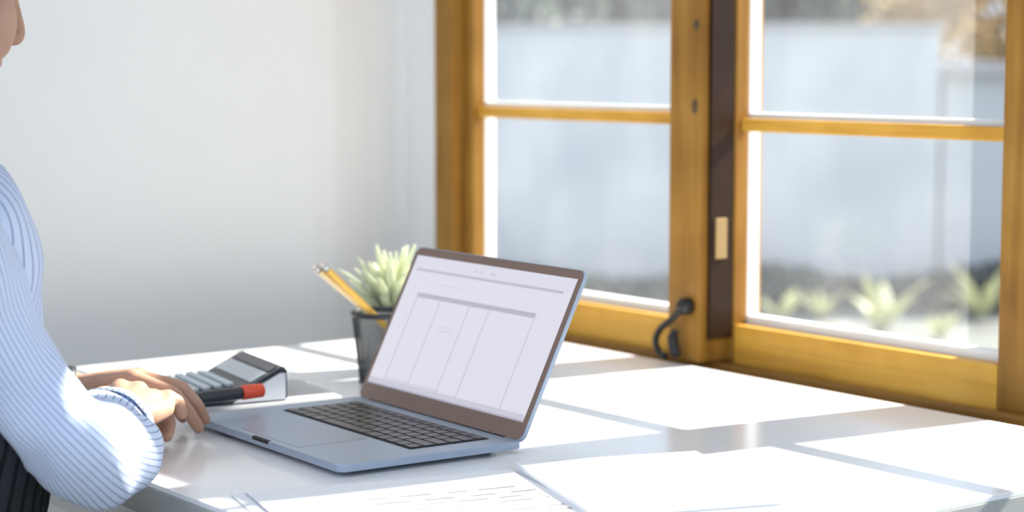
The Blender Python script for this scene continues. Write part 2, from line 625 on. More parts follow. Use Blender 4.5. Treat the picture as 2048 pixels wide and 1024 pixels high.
def quad_uv(name, p00, p10, p11, p01, m, parent, world=False):
    bq = bmesh.new()
    ul = bq.loops.layers.uv.verify()
    vs = [bq.verts.new(p) for p in (p00, p10, p11, p01)]
    f = bq.faces.new(vs)
    for lp, uv in zip(f.loops, ((0, 0), (1, 0), (1, 1), (0, 1))):
        lp[ul].uv = uv
    return obj(name, bq, m, parent, world=world)


M['screen'] = screen_mat()
sx0, sx1, sy0, sy1 = x0 + .0085, x1 - .0085, 0.0215, LH - 0.0115
quad_uv('screen', (sx0, sy0, .0009), (sx1, sy0, .0009), (sx1, sy1, .0009), (sx0, sy1, .0009), 'screen', lid)['label'] = 'lit screen showing a table with columns'
b = tube([(-0.145, 0, 0), (0.145, 0, 0)], 0.0048, 16)
hg = obj('hinge', b, 'well', lap, world=False, smooth=True)
hg.location = (0, y1 - 0.004, 0.0095)

# ------------------------------------------------------------------ paper sheets
def paper_mat(name, lines):
    m, N, L, b = nodes(name)
    b.inputs['Roughness'].default_value = 0.95
    b.inputs['Specular IOR Level'].default_value = 0.03
    tc = N.new('ShaderNodeTexCoord')
    sp = N.new('ShaderNodeSeparateXYZ')
    L.new(tc.outputs['UV'], sp.inputs[0])

    def mth(op, a, c=None):
        n = N.new('ShaderNodeMath')
        n.operation = op
        for i, v in enumerate((a, c)):
            if v is None:
                continue
            if isinstance(v, (int, float)):
                n.inputs[i].default_value = v
            else:
                L.new(v, n.inputs[i])
        return n.outputs[0]
    U, V = sp.outputs[0], sp.outputs[1]
    cur = None
    for (u0, u1, v0, v1, c) in lines:
        a = mth('MULTIPLY', mth('GREATER_THAN', U, u0), mth('LESS_THAN', U, u1))
        d = mth('MULTIPLY', mth('GREATER_THAN', V, v0), mth('LESS_THAN', V, v1))
        mx = N.new('ShaderNodeMix')
        mx.data_type = 'RGBA'
        L.new(mth('MULTIPLY', a, d), mx.inputs[0])
        if cur is None:
            mx.inputs[6].default_value = (0.85, 0.85, 0.86, 1)
        else:
            L.new(cur, mx.inputs[6])
        mx.inputs[7].default_value = (c, c, c * 1.05, 1)
        cur = mx.outputs[2]
    if cur:
        L.new(cur, b.inputs['Base Color'])
    else:
        b.inputs['Base Color'].default_value = (0.85, 0.85, 0.86, 1)
    return m


random.seed(3)
ln = [(0.30, 0.97, 0.56, 0.568, .04), (0.30, 0.306, 0.0, 0.56, .04), (0.22, 0.30, 0.68, 0.70, .05), (0.40, 0.66, 0.70, 0.715, .05)]
for r in range(7):
    v = 0.60 - r * 0.085
    u = 0.36
    while u < 0.95:
        wd = random.uniform(0.05, 0.16)
        if random.random() < 0.75:
            ln.append((u, min(u + wd, 0.96), v - 0.012 if r else v + 0.012, v + 0.018 if r else v + 0.04, random.uniform(.045, .08)))
        u += wd + random.uniform(0.02, 0.06)
ln = ln[:34]
M['paper_print'] = paper_mat('printed_paper', ln)
M['paper'] = paper_mat('plain_paper', [])


def sheet(name, o, a, bdir, la, lb, z, m, label, curl=0.0, thick=0.0012):
    """slightly curled sheet: origin o (xy), axis a (length la), axis b (length lb)"""
    bq = bmesh.new()
    ul = bq.loops.layers.uv.verify()
    n1, n2 = 14, 10
    a, bdir = Vector(a).normalized(), Vector(bdir).normalized()
    top = [[None] * (n2 + 1) for _ in range(n1 + 1)]
    bot = [[None] * (n2 + 1) for _ in range(n1 + 1)]
    for i in range(n1 + 1):
        for j in range(n2 + 1):
            s, t = i / n1, j / n2
            p = Vector((o[0], o[1])) + a * la * s + bdir * lb * t
            zz = z + curl * (abs(2 * s - 1) ** 3)
            top[i][j] = bq.verts.new((p.x, p.y, zz + thick))
            bot[i][j] = bq.verts.new((p.x, p.y, zz))

    def face(vs, uvs):
        f = bq.faces.new(vs)
        for lp, uv in zip(f.loops, uvs):
            lp[ul].uv = uv
    for i in range(n1):
        for j in range(n2):
            uvs = [(i / n1, 1 - j / n2), (i / n1, 1 - (j + 1) / n2), ((i + 1) / n1, 1 - (j + 1) / n2), ((i + 1) / n1, 1 - j / n2)]
            face((top[i][j], top[i][j + 1], top[i + 1][j + 1], top[i + 1][j]), uvs)
            face((bot[i][j], bot[i + 1][j], bot[i + 1][j + 1], bot[i][j + 1]), [(0, 0)] * 4)
    ring = [(i, 0) for i in range(n1)] + [(n1, j) for j in range(n2)] + [(i, n2) for i in range(n1, 0, -1)] + [(0, j) for j in range(n2, 0, -1)]
    for q in range(len(ring)):
        (i, j), (k, l) = ring[q], ring[(q + 1) % len(ring)]
        face((top[i][j], top[k][l], bot[k][l], bot[i][j]), [(0, 0)] * 4)
    bmesh.ops.recalc_face_normals(bq, faces=bq.faces)
    return tag(obj(name, bq, m), label, 'paper', 'papers at the front of the desk')


sheet('paper_sheet', (-1.657, 0.918), (0.26, 0.965), (0.965, -0.26), 0.278, 0.205, TZ + 0.0018, 'paper_print',
      'printed sheet with a faint table, nearest the laptop front', curl=0.0012, thick=0.0012)
sheet('paper_sheet', (-1.664, 0.906), (0.262, 0.965), (0.965, -0.262), 0.286, 0.205, TZ + 0.0005, 'paper',
      'plain sheet peeking out beneath the printed sheet', thick=0.0008)
sheet('paper_pad', (-1.583, 1.194), (0.33, 0.943), (0.943, -0.33), 0.20, 0.22, TZ + 0.0004, 'paper',
      'thick pad of blank paper to the right of the printed sheet', thick=0.010)

# ------------------------------------------------------------------ notebook, calculator, marker
M['nb'] = mat('notebook_grey', (0.55, 0.56, 0.58), 0.5)
M['nb_cover'] = mat('notebook_cover', (0.18, 0.22, 0.26), 0.5)
M['pages'] = mat('page_block', (0.78, 0.78, 0.76), 0.8)
M['calc'] = mat('calculator_black', (0.022, 0.026, 0.032), 0.3, spec=0.6)
M['calc_key'] = mat('calculator_key', (0.62, 0.68, 0.70), 0.35)
M['lcd'] = mat('lcd', (0.50, 0.54, 0.56), 0.15)
M['solar'] = mat('solar_cell', (0.05, 0.045, 0.06), 0.15)
M['orange'] = mat('orange_cap', (0.85, 0.09, 0.035), 0.35)
ROT = math.radians(-9.8)
nb = tag(empty('notebook', (-2.135, 1.185, TZ), (0, 0, ROT)), 'thin grey notebook lying under the black calculator', 'notebook')
obj('cover', prism(rrect(-0.080, 0.078, -0.085, 0.10, 0.006), 0, 0.0015), 'nb_cover', nb, world=False)
obj('page_block', prism(rrect(-0.078, 0.075, -0.083, 0.098, 0.004), 0.0015, 0.0065), 'pages', nb, world=False)
obj('cover', prism(rrect(-0.080, 0.078, -0.085, 0.10, 0.006), 0.0065, 0.008, bev=0.0004), 'nb', nb, world=False)

ca = tag(empty('calculator', (-2.147, 1.150, TZ + 0.008), (0, 0, ROT)), 'black desk calculator with pale keys and a raised display', 'calculator')
# side profile (y, z): low keypad in front, display raised at the back
prof = [(-0.064, 0.0), (-0.066, 0.006), (-0.062, 0.0115), (0.012, 0.018), (0.020, 0.022), (0.060, 0.042), (0.066, 0.040), (0.066, 0.0)]
b = bmesh.new()
A = [b.verts.new((-0.078, y, z)) for y, z in prof]
B = [b.verts.new((0.078, y, z)) for y, z in prof]
b.faces.new(A)
b.faces.new(B[::-1])
for i in range(len(prof)):
    b.faces.new((A[i], B[i], B[(i + 1) % len(prof)], A[(i + 1) % len(prof)]))
bmesh.ops.recalc_face_normals(b, faces=b.faces)
bmesh.ops.bevel(b, geom=b.edges[:], offset=0.002, segments=2, affect='EDGES')
body = obj('body', b, 'calc', ca, world=False)
M['silver'] = mat('silver_plastic', (0.66, 0.68, 0.70), 0.3, 0.3)
for sx in (-1, 1):
    b = bmesh.new()
    tp = [(-0.005, 0.002), (0.020, 0.0165), (0.056, 0.0345), (0.063, 0.034), (0.063, 0.002)]
    A = [b.verts.new((sx * 0.0778, y, z)) for y, z in tp]
    B = [b.verts.new((sx * 0.0792, y, z)) for y, z in tp]
    b.faces.new(A)
    b.faces.new(B[::-1])
    for i in range(len(tp)):
        b.faces.new((A[i], B[i], B[(i + 1) % len(tp)], A[(i + 1) % len(tp)]))
    bmesh.ops.recalc_face_normals(b, faces=b.faces)
    obj('side_trim', b, 'silver', ca, world=False)['label'] = 'silver side trim'
sl_ = math.atan2(0.0065, 0.074)
b = prism(rrect(-0.0058, 0.0058, -0.0050, 0.0050, 0.002, 3), 0, 0.0045, bev=0.0008)
me = D.meshes.new('key')
b.to_mesh(me)
b.free()
me.materials.append(M['calc_key'])
for i in range(8):
    for j in range(5):
        k = D.objects.new('key', me)
        COL.objects.link(k)
        k.parent = body
        y = -0.056 + j * 0.0148
        k.location = (-0.066 + i * 0.0152, y, 0.0118 + (y + 0.062) * 0.088)
        k.rotation_euler = (sl_, 0, 0)
ds = empty('display', (0, 0.020, 0.0223))
ds.parent = ca
ds.rotation_euler = (math.atan2(0.020, 0.040), 0, 0)
obj('display_window', prism(rrect(-0.066, 0.066, 0.003, 0.026, 0.002), 0, 0.0008), 'lcd', ds, world=False)['label'] = 'pale display window'
obj('solar_panel', prism(rrect(-0.066, 0.066, 0.029, 0.041, 0.001), 0, 0.0008), 'solar', ds, world=False)

# marker resting on the calculator's right edge
mk0, mk1 = onz((395, 797), TZ + 0.034), onz((527, 780), TZ + 0.036)
dirm = (mk1 - mk0).normalized()
ln_ = (mk1 - mk0).length
mk = tag(empty('marker_pen', mk0), 'black marker with an orange cap lying on the calculator', 'marker')
bq = tube([mk0 + dirm * t for t in (0, 0.002, 0.006, ln_ * 0.64, ln_ * 0.68)], [0.003, 0.006, 0.0072, 0.0078, 0.006], 18)
obj('barrel', bq, 'calc', mk, smooth=True)
bq = tube([mk0 + dirm * t for t in (ln_ * 0.66, ln_ * 0.67, ln_ * 0.97, ln_ * 0.99, ln_)], [0.0055, 0.0085, 0.0085, 0.007, 0.004], 18)
obj('cap', bq, 'orange', mk, smooth=True)['label'] = 'orange cap'

# ------------------------------------------------------------------ pencil cup with pencils
M['mesh_black'] = mat('black_wire', (0.03, 0.032, 0.035), 0.4, 0.3)
cc = Vector((-2.150, 1.400, TZ))
cup = tag(empty('pencil_cup', cc), 'black wire mesh pencil cup behind the laptop', 'pencil cup')
CH, R0, R1 = 0.094, 0.030, 0.040
n, rowsn = 48, 24
bq = bmesh.new()
V = [[None] * n for _ in range(rowsn + 1)]
for i in range(rowsn + 1):
    t = i / rowsn
    r = R0 + (R1 - R0) * t
    for j in range(n):
        a = 2 * pi * (j + 0.5 * (i % 2)) / n
        V[i][j] = bq.verts.new(cc + Vector((r * math.cos(a), r * math.sin(a), 0.004 + (CH - 0.006) * t)))
for i in range(0, rowsn - 1):
    for j in range(n):
        o_ = 0 if i % 2 else -1
        # diamond: bottom, right, top, left
        l, r_ = (j + o_) % n, (j + o_ + 1) % n
        bq.faces.new((V[i][j], V[i + 1][r_], V[i + 2][j], V[i + 1][l]))
wm = obj('mesh_wall', bq, 'mesh_black', cup)
wm['kind'] = 'stuff'
md = wm.modifiers.new('wire', 'WIREFRAME')
md.thickness = 0.0013
md.use_replace = True
md.use_even_offset = False
obj('rim', lathe([(R1 - .0015, CH - .006), (R1 + .0016, CH - .006), (R1 + .002, CH - .001), (R1, CH + .0008), (R1 - .0015, CH - .001), (R1 - .0015, CH - .006)], cc, 48), 'mesh_black', cup, smooth=True)
obj('cup_base', lathe([(0, 0), (R0 + .0015, 0), (R0 + .0018, .006), (R0 - .001, .006), (R0 - .001, .003), (0, .003)], cc, 48), 'mesh_black', cup, smooth=True)
M['pencil'] = mat('yellow_pencil', (0.85, 0.50, 0.06), 0.35)
M['pencil_pale'] = mat('cream_pencil', (0.85, 0.62, 0.30), 0.35)
M['tip_wood'] = mat('sharpened_wood', (0.70, 0.48, 0.26), 0.7)
M['graphite'] = mat('graphite', (0.04, 0.04, 0.045), 0.4)
M['eraser'] = mat('pink_eraser', (0.85, 0.72, 0.62), 0.7)
M['ferrule'] = mat('ferrule', (0.6, 0.6, 0.58), 0.3, 0.9)


def pencil(tip, end, m, label):
    tip, end = Vector(tip), Vector(end)
    d = (end - tip).normalized()
    L_ = (end - tip).length
    e = tag(empty('pencil', tip), label, 'pencil', 'pencils in the mesh cup')
    R = 0.0044
    obj('shaft', tube([tip + d * 0.018, tip + d * (L_ - 0.012)], R, 6), m, e)
    obj('sharpened_tip', tube([tip + d * 0.005, tip + d * 0.018], [0.0012, R], 12), 'tip_wood', e)
    obj('lead', tube([tip, tip + d * 0.005], [0.0003, 0.0012], 10), 'graphite', e)
    obj('ferrule', tube([tip + d * (L_ - 0.014), tip + d * (L_ - 0.004)], R + .0002, 14), 'ferrule', e, smooth=True)
    obj('eraser', tube([tip + d * (L_ - 0.004), tip + d * (L_ - 0.0005), tip + d * L_], [R, R, R * .7], 14), 'eraser', e, smooth=True)


rim1 = cc + Vector((0.012, -0.0305, CH))
for (px, dx, mm, lab) in (((641, 526), 0.0, 'pencil', 'yellow pencil leaning out of the mesh cup, right of the pair'),
                          ((624, 530), -0.006, 'pencil_pale', 'cream pencil leaning out of the mesh cup, left of the pair')):
    top = onx(px, cc.x + 0.012 + dx)
    rp = rim1 + Vector((dx * 1.6 + 0.0, -0.002, 0.0)) + Vector((0.0, 0.004, 0.005))
    d = (rp - top).normalized()
    tip = rp + d * 0.088
    tz = cc.z + 0.0075
    if tip.z < tz:
        tip = rp + d * ((tz - rp.z) / d.z)
    pencil(tip, top, mm, lab)

# ------------------------------------------------------------------ succulent behind the cup
M['leaf_pale'] = leaf_mat('pale_succulent_leaf', (0.74, 0.78, 0.60), (0.80, 0.84, 0.58), 0.35, 0.15)
M['pot'] = mat('white_ceramic_pot', (0.72, 0.72, 0.70), 0.35)
M['soil'] = mat('soil', (0.06, 0.04, 0.025), 0.9, var=0.4, scale=60, bump=0.8)
pc = Vector((-2.225, 1.462, TZ))
pl = tag(empty('potted_plant', pc), 'pale spiky succulent in a small pale pot behind the pencil cup', 'plant')
obj('pot', lathe([(0, 0), (0.030, 0), (0.036, 0.004), (0.045, 0.080), (0.047, 0.088), (0.043, 0.089), (0.040, 0.076), (0, 0.076)], pc, 36), 'pot', pl, smooth=True)
obj('soil', lathe([(0, 0.080), (0.02, 0.0795), (0.041, 0.077)], pc, 24), 'soil', pl)
random.seed(11)
for i in range(46):
    a = i * 2.39996 + random.uniform(-.2, .2)
    t = (i + 0.5) / 46
    lean = 0.15 + 0.95 * t
    Ln = random.uniform(0.066, 0.102) * (1.0 if t < 0.75 else 0.75)
    d = Vector((math.cos(a), math.sin(a), 0))
    p0 = pc + Vector((0, 0, 0.080)) + d * 0.012 * t
    P = []
    for s in range(6):
        q = s / 5
        ang = lean * (0.75 + 0.35 * q)
        P.append(p0 + d * (Ln * q * math.sin(ang)) + Vector((0, 0, Ln * q * math.cos(ang))))
    wds = [0.0036, 0.0052, 0.0060, 0.0058, 0.0048, 0.0022]
    o = obj('leaf', tube([tuple(p) for p in P], 0, 8, ell=[(w_, w_ * 0.55) for w_ in wds]), 'leaf_pale', pl, smooth=True)

# ------------------------------------------------------------------ the person
M['skin'] = None


def skin_mat():
    m, N, L, b = nodes('skin')
    tc = N.new('ShaderNodeTexCoord')
    nz = N.new('ShaderNodeTexNoise')
    nz.inputs['Scale'].default_value = 25
    nz.inputs['Detail'].default_value = 4
    r = N.new('ShaderNodeValToRGB')
    r.color_ramp.elements[0].position = 0.3
    r.color_ramp.elements[1].position = 0.7
    r.color_ramp.elements[0].color = (0.44, 0.245, 0.160, 1)
    r.color_ramp.elements[1].color = (0.51, 0.30, 0.205, 1)
    L.new(tc.outputs['Object'], nz.inputs['Vector'])
    L.new(nz.outputs[0], r.inputs[0])
    L.new(r.outputs[0], b.inputs['Base Color'])
    b.inputs['Roughness'].default_value = 0.48
    b.inputs['Subsurface Weight'].default_value = 0.12
    b.inputs['Subsurface Radius'].default_value = (0.012, 0.005, 0.003)
    b.inputs['Subsurface Scale'].default_value = 0.5
    return m


M['skin'] = skin_mat()
BX = -1.87                                   # body's mid plane
PB = bmesh.new()
_ico = bmesh.new()
bmesh.ops.create_icosphere(_ico, subdivisions=2, radius=1)
ICO = D.meshes.new('ico_tmp')
_ico.to_mesh(ICO)
_ico.free()


def ball(c, r, rot=None, bm=PB):
    s = (r, r, r) if isinstance(r, (int, float)) else r
    n0 = len(bm.verts)
    bm.from_mesh(ICO)
    bm.verts.ensure_lookup_table()
    mt = Matrix.Translation(Vector(c)) @ (rot.to_matrix().to_4x4() if rot else Matrix()) @ Matrix.Diagonal((*s, 1))
    for v in bm.verts[n0:]:
        v.co = mt @ v.co


def chain(pts, bm=PB):
    """pts: (x, y, z, r) -> a smooth tapered limb of overlapping balls"""
    S = spline([tuple(p) for p in pts], 8) if len(pts) > 2 else [tuple(a + (b_ - a) * t / 8 for a, b_ in zip(*pts)) for t in range(9)]
    last = None
    for p in S:
        c = Vector(p[:3])
        if last is None or (c - last).length > p[3] * 0.22:
            ball(c, p[3], bm=bm)
            last = c


def seg(pts, bm=PB):
    """straight finger bones with rounded joints"""
    for a, b_ in zip(pts, pts[1:]):
        k = max(3, int((Vector(b_[:3]) - Vector(a[:3])).length / (min(a[3], b_[3]) * 0.28)))
        for i in range(k + 1):
            t = i / k
            ball([a[q] + (b_[q] - a[q]) * t for q in range(3)], a[3] + (b_[3] - a[3]) * t, bm=bm)


# head: faces +Y (the window), built from overlapping volumes
HC = Vector((-1.8666, 0.700, 1.249))
HROT = Matrix.Rotation(math.radians(8), 3, 'Z') @ Matrix.Rotation(math.radians(-14), 3, 'X')
HN0 = len(PB.verts)


def hp(x, y, z):
    return HC + Vector((x, y, z))


ball(hp(0, -0.005, 0.028), (0.073, 0.094, 0.082))
ball(hp(0, 0.036, -0.030), (0.060, 0.050, 0.066))
ball(hp(0, 0.044, -0.072), (0.042, 0.036, 0.036))
ball(hp(0, 0.068, -0.092), (0.022, 0.017, 0.017))
for s in (-1, 1):
    ball(hp(s * 0.040, 0.046, -0.044), (0.026, 0.029, 0.042))
    chain([(*hp(s * 0.060, 0.0, -0.045), 0.016), (*hp(s * 0.048, 0.03, -0.082), 0.015), (*hp(s * 0.012, 0.066, -0.096), 0.014)])
    chain([(*hp(s * 0.008, 0.079, 0.022), 0.010), (*hp(s * 0.030, 0.077, 0.026), 0.011), (*hp(s * 0.052, 0.060, 0.018), 0.010)])
    ball(hp(s * 0.074, -0.010, -0.012), (0.007, 0.017, 0.030), Quaternion((0, 0, 1), s * 0.35))
    ball(hp(s * 0.0105, 0.093, -0.043), (0.0075, 0.010, 0.0075))
chain([(*hp(0, 0.076, 0.018), 0.009), (*hp(0, 0.088, -0.008), 0.0085), (*hp(0, 0.100, -0.034), 0.0095), (*hp(0, 0.098, -0.042), 0.009)])
for zz, rr in ((-0.062, 0.0062), (-0.072, 0.0066)):
    chain([(*hp(-0.022, 0.074, zz), 0.003), (*hp(0, 0.083, zz), rr), (*hp(0.022, 0.074, zz), 0.003)])
PB.verts.ensure_lookup_table()
bmesh.ops.rotate(PB, cent=HC, matrix=HROT, verts=PB.verts[HN0:])
# neck, trunk
chain([(*hp(0, -0.030, -0.06), 0.055), (BX, 0.668, 1.10, 0.052), (BX, 0.668, 1.045, 0.060)])
for p, r in (((BX, 0.665, 0.98), (0.160, 0.085, 0.075)), ((BX, 0.665, 0.90), (0.145, 0.095, 0.11)), ((BX, 0.650, 0.78), (0.128, 0.095, 0.12)),
             ((BX, 0.60, 0.66), (0.130, 0.095, 0.12)), ((BX, 0.54, 0.57), (0.155, 0.115, 0.10))):
    ball(p, r)
for s in (-1, 1):
    chain([(BX + s * 0.085, 0.54, 0.56, 0.085), (BX + s * 0.11, 0.75, 0.565, 0.075), (BX + s * 0.12, 0.95, 0.55, 0.058)])
    chain([(BX + s * 0.12, 0.95, 0.55, 0.055), (BX + s * 0.12, 0.93, 0.36, 0.052), (BX + s * 0.12, 0.90, 0.10, 0.036)])
    chain([(BX + s * 0.12, 0.88, 0.055, 0.036), (BX + s * 0.125, 0.97, 0.045, 0.036), (BX + s * 0.13, 1.07, 0.032, 0.026)])
# arms
SHR, ELR, WRR = (BX + 0.160, 0.640, 1.005), (-1.694, 0.742, 0.812), (-1.840, 0.877, 0.792)
SHL, ELL, WRL = (BX - 0.165, 0.668, 1.005), (-2.135, 0.730, 0.820), (-2.062, 0.917, 0.789)
chain([(*SHR, 0.046), (-1.704, 0.690, 0.90, 0.036), (*ELR, 0.033)])
chain([(*ELR, 0.033), (-1.765, 0.808, 0.795, 0.033), (*WRR, 0.025)])
chain([(*SHL, 0.050), (-2.110, 0.700, 0.92, 0.042), (*ELL, 0.036)])
chain([(*ELL, 0.036), (-2.100, 0.82, 0.812, 0.034), (*WRL, 0.024)])


def hand(W, knuckles, fingers, thumb, rw=0.022):
    """W wrist, knuckles: four mcp points index..little, fingers: list of joint lists, thumb: joints"""
    W = Vector(W)
    for K, r in zip(knuckles, (0.0125, 0.0125, 0.012, 0.0105)):
        K = Vector(K)
        a = W + (K - W) * 0.12
        seg([(*a, rw * 0.72), (*(W + (K - W) * 0.55), 0.0155), (*K, r)])
    for K, F in zip(knuckles, fingers):
        rr = [0.0105, 0.0092, 0.0082, 0.0072]
        seg([(*p, rr[i]) for i, p in enumerate([K] + F)])
    rr = [0.016, 0.0125, 0.0105, 0.0085]
    seg([(*p, rr[i]) for i, p in enumerate(thumb)])


# left hand: the darker one reaching for the laptop's corner, back of the hand arched
hand(WRL, [(-1.984, 0.958, 0.8085), (-1.998, 0.972, 0.807), (-2.016, 0.982, 0.800), (-2.034, 0.986, 0.790)],
     [[(-1.937, 0.985, 0.795), (-1.936, 1.003, 0.772), (-1.938, 1.016, 0.753)],
      [(-1.955, 1.004, 0.797), (-1.951, 1.021, 0.777), (-1.953, 1.032, 0.7585)],
      [(-1.982, 1.016, 0.790), (-1.977, 1.030, 0.772), (-1.976, 1.036, 0.7575)],
      [(-2.010, 1.014, 0.778), (-2.006, 1.026, 0.764), (-2.004, 1.030, 0.7535)]],
     [(-2.030, 0.930, 0.785), (-1.990, 0.937, 0.775), (-1.962, 0.958, 0.764), (-1.944, 0.978, 0.7525)])
# right hand: loosely curled, resting in front of the left wrist
hand(WRR, [(-1.913, 0.910, 0.811), (-1.900, 0.924, 0.809), (-1.884, 0.934, 0.802), (-1.868, 0.940, 0.793)],
     [[(-1.936, 0.932, 0.798), (-1.934, 0.940, 0.776), (-1.920, 0.934, 0.762)],
      [(-1.922, 0.946, 0.796), (-1.919, 0.953, 0.774), (-1.905, 0.944, 0.761)],
      [(-1.903, 0.956, 0.790), (-1.899, 0.960, 0.770), (-1.887, 0.951, 0.759)],
      [(-1.882, 0.950, 0.803), (-1.882, 0.962, 0.796), (-1.881, 0.966, 0.783)]],
     [(-1.880, 0.890, 0.795), (-1.925, 0.896, 0.803), (-1.951, 0.908, 0.797), (-1.966, 0.922, 0.786)])

tmp = obj('body_tmp', PB, None)
md = tmp.modifiers.new('r', 'REMESH')
md.mode = 'VOXEL'
md.voxel_size = 0.0030
md.use_smooth_shade = True
sm = tmp.modifiers.new('s', 'SMOOTH')
sm.factor = 0.5
sm.iterations = 5
bpy.context.view_layer.update()
dg = bpy.context.evaluated_depsgraph_get()
me = D.meshes.new_from_object(tmp.evaluated_get(dg))
D.objects.remove(tmp)
me.name = 'person'
me.materials.clear()
me.materials.append(M['skin'])
for p in me.polygons:
    p.use_smooth = True
person = D.objects.new('person', me)
COL.objects.link(person)
tag(person, 'person in a blue and white striped shirt seated at the desk, hands beside the laptop', 'person')


def stripe_mat(name, base, line, freq, width, rough=0.75, tl=0.15):
    m, N, L, b = nodes(name)
    tc = N.new('ShaderNodeTexCoord')
    sp = N.new('ShaderNodeSeparateXYZ')
    L.new(tc.outputs['UV'], sp.inputs[0])
    a = N.new('ShaderNodeMath')
    a.operation = 'MULTIPLY'
    a.inputs[1].default_value = freq
    L.new(sp.outputs[0], a.inputs[0])
    f = N.new('ShaderNodeMath')
    f.operation = 'FRACT'
    L.new(a.outputs[0], f.inputs[0])
    g = N.new('ShaderNodeMath')
    g.operation = 'LESS_THAN'
    g.inputs[1].default_value = width
    L.new(f.outputs[0], g.inputs[0])
    mx = N.new('ShaderNodeMix')
    mx.data_type = 'RGBA'
    L.new(g.outputs[0], mx.inputs[0])
    mx.inputs[6].default_value = (*base, 1)
    mx.inputs[7].default_value = (*line, 1)
    L.new(mx.outputs[2], b.inputs['Base Color'])
    b.inputs['Roughness'].default_value = rough
    b.inputs['Specular IOR Level'].default_value = 0.2
    nz = N.new('ShaderNodeTexNoise')
    nz.inputs['Scale'].default_value = 14
    nz.inputs['Detail'].default_value = 3
    L.new(tc.outputs['Object'], nz.inputs['Vector'])
    bp = N.new('ShaderNodeBump')
    bp.inputs['Strength'].default_value = 0.6
    bp.inputs['Distance'].default_value = 0.012
    L.new(nz.outputs[0], bp.inputs['Height'])
    L.new(bp.outputs[0], b.inputs['Normal'])
    return m


M['shirt'] = stripe_mat('striped_shirt', (0.60, 0.68, 0.85), (0.10, 0.14, 0.28), 50, 0.13)
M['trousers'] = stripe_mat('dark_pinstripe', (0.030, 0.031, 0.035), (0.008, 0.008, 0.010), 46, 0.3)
M['hair'] = mat('dark_hair', (0.035, 0.02, 0.012), 0.4, var=0.3, scale=80)
M['watch'] = mat('watch_strap', (0.012, 0.016, 0.02), 0.35)
M['watch_face'] = mat('watch_face', (0.05, 0.07, 0.09), 0.1)


def loft(P, n=64, fold=None, bm=None):
    """P: (x, y, z, rs, ru) stations"""
    S = spline(P, 8)
    return tube([p[:3] for p in S], 0, n, bm=bm, uv=True, ell=[(p[3], p[4]) for p in S], cap=True, fold=fold)


def foldf(seed, amp, k1=3, k2=11):
    def f(t, a):
        return (1 + amp * math.sin(k1 * a + k2 * t + seed) + amp * 0.7 * math.sin(2 * a - k2 * 1.9 * t + seed * 2.1)
                + amp * 0.5 * math.sin(5 * a + k2 * 2.7 * t + seed * 3.3))
    return f


sb = bmesh.new()
loft([(BX, 0.635, 0.76, 0.155, 0.122), (BX, 0.655, 0.84, 0.158, 0.122), (BX, 0.668, 0.91, 0.168, 0.120), (BX, 0.674, 0.97, 0.184, 0.108),
      (BX, 0.678, 1.025, 0.170, 0.086), (BX, 0.674, 1.055, 0.105, 0.074), (BX, 0.672, 1.085, 0.068, 0.066), (BX, 0.672, 1.105, 0.063, 0.062)],
     fold=foldf(0.4, 0.022), bm=sb)
# right sleeve: upper arm, then a loose forearm sleeve that droops over the desk edge
loft([(BX + 0.105, 0.642, 1.025, 0.062, 0.058), (-1.712, 0.650, 0.992, 0.056, 0.058), (-1.706, 0.676, 0.930, 0.045, 0.048), (-1.702, 0.704, 0.876, 0.041, 0.043),
      (-1.694, 0.732, 0.835, 0.041, 0.046), (-1.692, 0.758, 0.805, 0.046, 0.056), (-1.718, 0.785, 0.790, 0.052, 0.066), (-1.748, 0.808, 0.788, 0.050, 0.056),
      (-1.782, 0.833, 0.790, 0.044, 0.046)], fold=foldf(1.7, 0.05, 3, 16), bm=sb)
loft([(BX - 0.105, 0.668, 1.025, 0.064, 0.060), (SHL[0], 0.674, 0.985, 0.064, 0.070), (-2.115, 0.700, 0.90, 0.056, 0.060), (-2.138, 0.735, 0.828, 0.053, 0.053),
      (-2.118, 0.790, 0.806, 0.048, 0.050), (-2.092, 0.850, 0.797, 0.040, 0.044), (-2.074, 0.888, 0.790, 0.034, 0.036)], fold=foldf(2.9, 0.04, 3, 14), bm=sb)
shirt = obj('shirt', sb, 'shirt', person, smooth=True)
shirt['label'] = 'blue and white striped shirt'
# collar and cuffs
col_ = obj('collar', tube([(BX, 0.672, 1.080), (BX, 0.674, 1.098), (BX, 0.678, 1.118)], 0, 40, ell=[(0.072, 0.070), (0.067, 0.066), (0.064, 0.063)], uv=True, cap=False), 'shirt', shirt, smooth=True)
cu = obj('cuff', tube([(-1.770, 0.824, 0.790), (-1.788, 0.838, 0.790), (-1.801, 0.8475, 0.790)], 0, 48, ell=[(0.0470, 0.0485), (0.0435, 0.0455), (0.0405, 0.0425)], uv=True, cap=False), 'shirt', shirt, smooth=True)
md = cu.modifiers.new('t', 'SOLIDIFY')
md.thickness = 0.002
cu = obj('cuff', tube([(-2.079, 0.875, 0.791), (-2.070, 0.902, 0.790)], 0, 40, ell=[(0.0365, 0.038), (0.034, 0.036)], uv=True, cap=False), 'shirt', shirt, smooth=True)
md = cu.modifiers.new('t', 'SOLIDIFY')
md.thickness = 0.002
